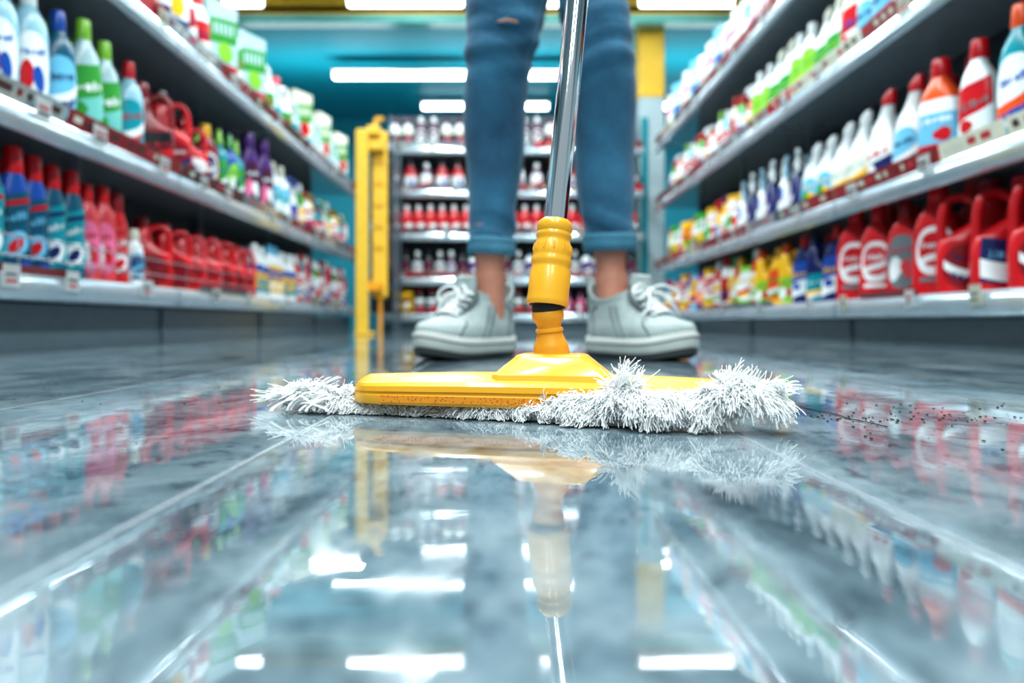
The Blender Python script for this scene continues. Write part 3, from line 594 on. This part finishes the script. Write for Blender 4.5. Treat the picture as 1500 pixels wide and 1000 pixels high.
revolve(g,gb_,dirh,[(.004,.0150),(.0,.0158),(.0,.0172),(.002,.0179),(.004,.0181),(.006,.0179),(.010,.0176),(.030,.0176),(.032,.0166),(.0345,.0166),(.0365,.0174),(.040,.0174),(.042,.0165),(.044,.0165),(.046,.0168),(.054,.0154),(.056,.0144),(.058,.0144),(.060,.0152),(.062,.0152),(.064,.0142),(.066,.0152),(.0705,.0152),(.073,.0142),(.075,.0120),(.075,.0100)],'mopyellow',48)
revolve(g,gb_,dirh,[(-.0005,.0152),(.0003,.0152)],'rubber_and_shade')  # black disc paints in the shade inside the grip's open end
q=Vector((0,0,1)).rotation_difference(dirh).to_matrix()
for k in range(12):
    t=2*math.pi*k/12; p=lambda hh,r: gb_+q@Vector((r*math.cos(t),r*math.sin(t),hh))
    tube(g,[p(.047,.0164),p(.049,.0166),p(.0535,.0156)],.0008,'mopyellow',6)
g.obj("grip_collar",parent=mop,angle=35)
j=MB(); d2=(gb_-A0); d2.normalize()
revolve(j,gb_,-d2,[(-.012,.0115),(-.002,.0128),(.0025,.0134),(.005,.0125),(.007,.009)],'rubber_and_shade',36)
revolve(j,gb_,-d2,[(.003,.0085),(.0035,.0125),(.0055,.0136),(.009,.0138),(.012,.0128),(.015,.0108),(.017,.0102),(.0185,.0104),(.0195,.0118),(.0215,.0120),(.0225,.0108),(.026,.0116),(.031,.0135),(.0335,.0146),(.036,.0150),(.045,.0158)],'moporange',40)
j.obj("swivel_joint",parent=mop,angle=35)
# frame
F=MB(); FL=.160; MF=Matrix.Translation((.025,.585,.0035))@Matrix.Rotation(math.radians(-11),4,'Z')
prof=[(-.040,.0075),(-.0415,.010),(-.0415,.0160),(-.0400,.0175),(-.0400,.0188),(-.0418,.0198),(-.0413,.0245),(-.038,.0275),(-.034,.0275),(-.030,.0285),(-.015,.0325),(0,.034),(.015,.0325),(.030,.0295),(.038,.028),(.0415,.025),(.0415,.012),(.040,.0095)]
rings=[]
xsn=[-1,-.995,-.985,-.965,-.93,-.88,-.8,-.6,-.4,-.2,0,.2,.4,.6,.8,.88,.93,.965,.985,.995,1]
for u in xsn:
    a=abs(u); wd=(1-a**9)**.5*.92+.08 if a<1 else .08; wd*=(1-.10*a); hk=(1-.16*a**2)*(1-.45*max(0,(a-.93)/.07)**2)
    wd=max(wd,.3 if a>=1 else wd)
    rings.append([(u*FL,y*wd,.0085+(z-.0085)*hk) for y,z in prof])
ringloft(F,rings,'mopyellow')
strip=[[(x,-.0422*(1-.10*abs(x/FL)),z) for z in(.0100,.0155)] for x in np.linspace(-.125,.02,12)]
vs=[p for r in strip for p in r]; F.add(vs,[(2*i,2*i+2,2*i+3,2*i+1) for i in range(11)],'perforated')
def rr4(w1,d1,z,c=.006,cx=.016):
    return [(cx-w1+c,-d1,z),(cx+w1-c,-d1,z),(cx+w1,-d1+c,z),(cx+w1,d1-c,z),(cx+w1-c,d1,z),(cx-w1+c,d1,z),(cx-w1,d1-c,z),(cx-w1,-d1+c,z)]
ringloft(F,[rr4(.050,.030,.026),rr4(.048,.028,.033),rr4(.046,.026,.0345),rr4(.031,.020,.0470),rr4(.029,.018,.0490),rr4(.026,.016,.0500)],'mopyellow')
out=MB(); out.merge(F,MF); out.obj("frame_plate",parent=mop,angle=28)
# ---- pad & yarn
C=[(418,603,570),(446,606,562),(485,608,572),(530,610,588),(600,612,592),(680,616,590),(760,621,581),(830,626,572),(900,631,568),(980,635,574),(1040,638,564),(1084,640,548),(1120,638,552)]
fx=[];fy=[];fh=[]
for x,yb,yt in C:
    Y=HC/((yb-472)/1000)+.004; fx.append(px(x,Y)); fy.append(Y); fh.append(max(.009,HC-(yt-472)/1000*(Y+.012)))
fx=np.array(fx);fy=np.array(fy);fh=np.array(fh)
def FY(x): return np.interp(x,fx,fy)+.0025*np.sin(x*90)
def FH(x): return np.interp(x,fx,fh)*(1+.10*np.sin(x*160)+.08*np.sin(x*71+1))
pad=MB(); nx=60; rings=[]
for i in range(nx+1):
    x=fx[0]+.012+(fx[-1]-fx[0]-.024)*i/nx; y0=FY(x)+.012; y1=y0+.10 if x<.15 else y0+.09; hh=FH(x)
    e=math.sin(math.pi*min(1,max(0.02,min(i,nx-i)/6))/2)
    y1=y0+(y1-y0)*(.35+.65*e); hc=.007
    r=[(x,y0,.001),(x,y0-.003,.004)]
    r+=[(x,y0-.001,hc*.8),(x,y0+.006,max(hc,hh*.66)*e+.001),(x,y0+.014,max(hc,hh*.6 if x>.17 or x<-.15 else .008)),(x,y0+.03,.0080),(x,y1-.006,.0080),(x,y1,.005),(x,y1-.002,.001)]
    rings.append(r)
ringloft(pad,rings,'yarn')
pad.obj("mop_pad_base",parent=mop)
def strands(paths,rad,name,seg=5,tp=.8):
    n,k,_=paths.shape
    d=np.gradient(paths,axis=1); d/=np.linalg.norm(d,axis=2,keepdims=True)+1e-9
    ref=np.tile(np.array([.31,.52,.79]),(n,k,1)); u=np.cross(d,ref); u/=np.linalg.norm(u,axis=2,keepdims=True)+1e-9; w=np.cross(d,u)
    a=np.arange(seg)*2*np.pi/seg
    taper=np.linspace(1,tp,k)[None,:,None,None]
    V=paths[:,:,None,:]+(u[:,:,None,:]*np.cos(a)[None,None,:,None]+w[:,:,None,:]*np.sin(a)[None,None,:,None])*rad[:,None,None,None]*taper
    V[...,2]=np.maximum(V[...,2],.0006)
    V=V.reshape(-1,3)
    base=(np.arange(n)[:,None,None]*k+np.arange(k-1)[None,:,None])*seg; jj=np.arange(seg)[None,None,:]; j2=(jj+1)%seg
    Fq=np.stack([base+jj,base+j2,base+seg+j2,base+seg+jj],-1).reshape(-1,4)
    me=bpy.data.meshes.new(name); me.vertices.add(len(V)); me.vertices.foreach_set("co",V.ravel())
    me.loops.add(Fq.size); me.loops.foreach_set("vertex_index",Fq.ravel().astype(np.int32))
    me.polygons.add(len(Fq)); me.polygons.foreach_set("loop_start",np.arange(0,Fq.size,4,dtype=np.int32)); me.polygons.foreach_set("loop_total",np.full(len(Fq),4,dtype=np.int32))
    me.update(calc_edges=True); me.validate(); me.materials.append(MATS[MI['yarn']])
    me.polygons.foreach_set("use_smooth",[True]*len(me.polygons))
    o=bpy.data.objects.new(name,me); scene.collection.objects.link(o); o.parent=mop; return o
def comb(x): return .55*np.sin(x*61+.7)+.45*np.sin(x*137+2)+.2*np.sin(x*311)
def fringe(n,xa,xb,per,L0,L1,name,rad=.0005,up=.35,fwd=.8,grav=1.3,smin=.25,smax=1,spread=.11,jit=.28,cur=.0030):
    """soft wavy cotton locks: rooted on the ridge, arching forward and falling to the floor"""
    K=11; P_=[];Rr=[]
    for i in range(n):
        x=rng.uniform(xa,xb); hh=float(FH(x)); y0=float(FY(x))+.012
        s=rng.uniform(smin,smax); ang=s*math.pi*.6
        rz=max(.004,hh*.62-.002)
        root=np.array([x,y0+.008-.008*math.cos(ang),.003+rz*math.sin(ang)])
        d=np.array([comb(x)*.8+rng.normal(0,jit),-fwd+rng.normal(0,.2),up+rng.normal(0,.15)])
        if x>fx[-1]-.02: d[0]+=.8*(x-(fx[-1]-.02))/.02
        if x<fx[0]+.02: d[0]-=.8*((fx[0]+.02)-x)/.02
        d/=np.linalg.norm(d); Ln=rng.uniform(L0,L1)*(.55+.45*min(1,hh/.03)); g_=grav*rng.uniform(.75,1.2)
        tw=rng.uniform(0,6.28); fq=rng.uniform(5,9)
        t=np.linspace(0,1,K)[:,None]; curl=np.stack([np.sin(t[:,0]*fq+tw)-math.sin(tw),(np.cos(t[:,0]*fq+tw)-math.cos(tw))*.5,(np.sin(t[:,0]*fq*.8+tw*2)-math.sin(tw*2))*.35],1)*cur*.45
        for q in range(per):
            dd=d+rng.normal(0,spread,3); l=Ln*rng.uniform(.85,1.08)
            fr=rng.normal(0,1,3)*.0014
            ph=rng.uniform(0,6.28); wob=np.stack([np.sin(t[:,0]*13+ph),np.cos(t[:,0]*11+ph),np.sin(t[:,0]*12+ph*2)],1)*.0005*t
            p=root+fr*(.7+.5*t)+dd*l*t+np.array([0,0,-1.])*l*g_*t**2*.62+curl+wob
            lo=.0007+rng.uniform(0,.0018)
            under=p[:,2]<lo; p[:,2]=np.where(under,lo+ (p[:,2]-lo)*-.06,p[:,2])
            P_.append(p); Rr.append(rad*rng.uniform(.75,1.2))
    strands(np.array(P_),np.array(Rr),name)
fringe(1200,fx[0],fx[-1],15,.011,.017,"yarn_fringe_1")
fringe(700,.08,fx[-1],16,.017,.026,"yarn_fringe_2",up=.5,fwd=.6,smin=.5)
fringe(420,.05,fx[-1],14,.011,.016,"yarn_fringe_3",up=.75,fwd=.3,grav=1.15,smin=.7,spread=.17,jit=.5)
fringe(190,fx[0],-.12,14,.014,.020,"yarn_fringe_4",up=.75,fwd=.35,grav=1.1,smin=.6,spread=.17,jit=.55)
fringe(200,-.03,.06,14,.010,.014,"yarn_fringe_5",up=.6,fwd=.45,grav=1.15,smin=.6,spread=.15,jit=.45)
def puff(cx_,cy_,cz_,n,Ln,dirv,spread,name,rad=.00045,K=11,groups=14,ex=.008,gr=.75):
    P_=[];Rr=[]
    for i in range(groups):
        dg=np.array(dirv)+rng.normal(0,spread,3); dg/=np.linalg.norm(dg); rt=np.array([cx_,cy_,cz_])+rng.normal(0,1,3)*np.array([ex,.003,.002]); Lg=Ln*rng.uniform(.7,1.1)
        bg=rng.normal(0,.4,3); bg[2]-=gr; tw=rng.uniform(0,6.28); t=np.linspace(0,1,K)[:,None]
        cu=np.stack([np.sin(t[:,0]*7+tw)-math.sin(tw),np.cos(t[:,0]*7+tw)-math.cos(tw),0*t[:,0]],1)*.0013
        for k in range(n//groups):
            d=dg+rng.normal(0,.13,3); l=Lg*rng.uniform(.8,1.05)
            ph=rng.uniform(0,6.28); wob=np.stack([np.sin(t[:,0]*10+ph),np.cos(t[:,0]*10+ph),np.sin(t[:,0]*9+ph*2)],1)*.0006*t
            P_.append(rt+rng.normal(0,.0012,3)+d*l*t+(bg+rng.normal(0,.1,3))*l*t**2*.8+wob+cu); Rr.append(rad)
    strands(np.array(P_),np.array(Rr),name,tp=.75)
Yc_=float(FY(px(912,.52)))+.018
puff(px(910,Yc_),Yc_,.022,300,.025,(-.05,-.1,.95),.3,"yarn_tuft_1",groups=18,ex=.005,gr=.45)
puff(px(1102,.49),.497,.026,640,.020,(.25,-.15,.85),.42,"yarn_tuft_2",groups=40,ex=.012,gr=.6)
puff(px(1068,.49),.500,.027,450,.019,(-.2,-.1,.85),.42,"yarn_tuft_3",groups=30,ex=.008,gr=.6)
puff(px(815,.55),.548,.011,240,.016,(-.2,-.3,.8),.4,"yarn_tuft_4",groups=16)
lp=MB()
R=random.Random(4)
for i in range(30):
    x=px(R.uniform(420,535),.6); y=.60+R.uniform(-.002,.05); hgt=R.uniform(.010,.024); a=R.uniform(-1,1); l=R.uniform(.012,.022)*R.choice([-1,1])
    pts=smoothpts([(x,y,.004),(x-l*.4,y-.004,hgt*.8),(x+l*.1*a,y-.010,hgt),(x+l*.7,y-.014,hgt*.6),(x+l*.9,y-.016,.004)],7)
    for s3 in range(4):
        off=.0008
        tube(lp,[(p.x+off*math.sin(k*.6+s3*1.57),p.y+off*math.cos(k*.6+s3*1.57),max(.001,p.z)) for k,p in enumerate(pts)],.0006,'yarn',6)
lp.obj("yarn_loops",parent=mop)
puff(px(440,.62),.615,.012,380,.021,(-.25,-.3,.8),.42,"yarn_tuft_5",groups=26,ex=.008,gr=.6)
puff(px(505,.62),.61,.008,220,.018,(.1,-.3,.75),.4,"yarn_tuft_6",groups=16,ex=.007)
# ------------------------------------------------------------------ debris
db=MB(); R=random.Random(11)
def speck(x,y,s):
    n=6; rings=[]
    for z,r in((0.0002,.8),(.5*s,1),(.9*s,.5)):
        rings.append([(x+s*r*math.cos(k*math.pi/3+z*900)*R.uniform(.6,1.2),y+s*r*math.sin(k*math.pi/3)*R.uniform(.6,1.2),z) for k in range(n)])
    ringloft(db,rings,'dirt')
for i in range(210):
    pxx=R.gauss(1340,110); yy=R.choice([R.gauss(612,9),R.gauss(603,10),R.gauss(612,5),R.uniform(575,690)])
    if pxx<1155 or yy<545: continue
    Y=HC/((yy-472)/1000); speck(px(pxx,Y),Y,R.choice([.0005,.0005,.0006,.0009,.0012]))
for i in range(110):
    Y=R.uniform(.62,1.1); speck(R.uniform(-.8,-.25),Y,R.choice([.0006,.0009,.0012]))
for i in range(60): Y=R.uniform(.25,.5); speck(R.uniform(-.4,.4),Y,R.choice([.0003,.0004,.0006]))
db.obj("dirt_specks",False)
crack=MB(); p=[]
for xx,yy in((1172,596),(1195,602),(1222,607),(1245,614),(1270,619),(1300,626)):
    Y=HC/((yy-472)/1000); p.append((px(xx,Y),Y,.0006))
tube(crack,smoothpts(p,4),.0004,'dirt',5); crack.obj("floor_crack")  # thin dark tube drawn for a crack in the floor
# ------------------------------------------------------------------ look
scene.view_settings.view_transform='Standard'
try: scene.view_settings.look='Medium High Contrast'
except Exception as ex: print(ex)
scene.view_settings.exposure=0.0
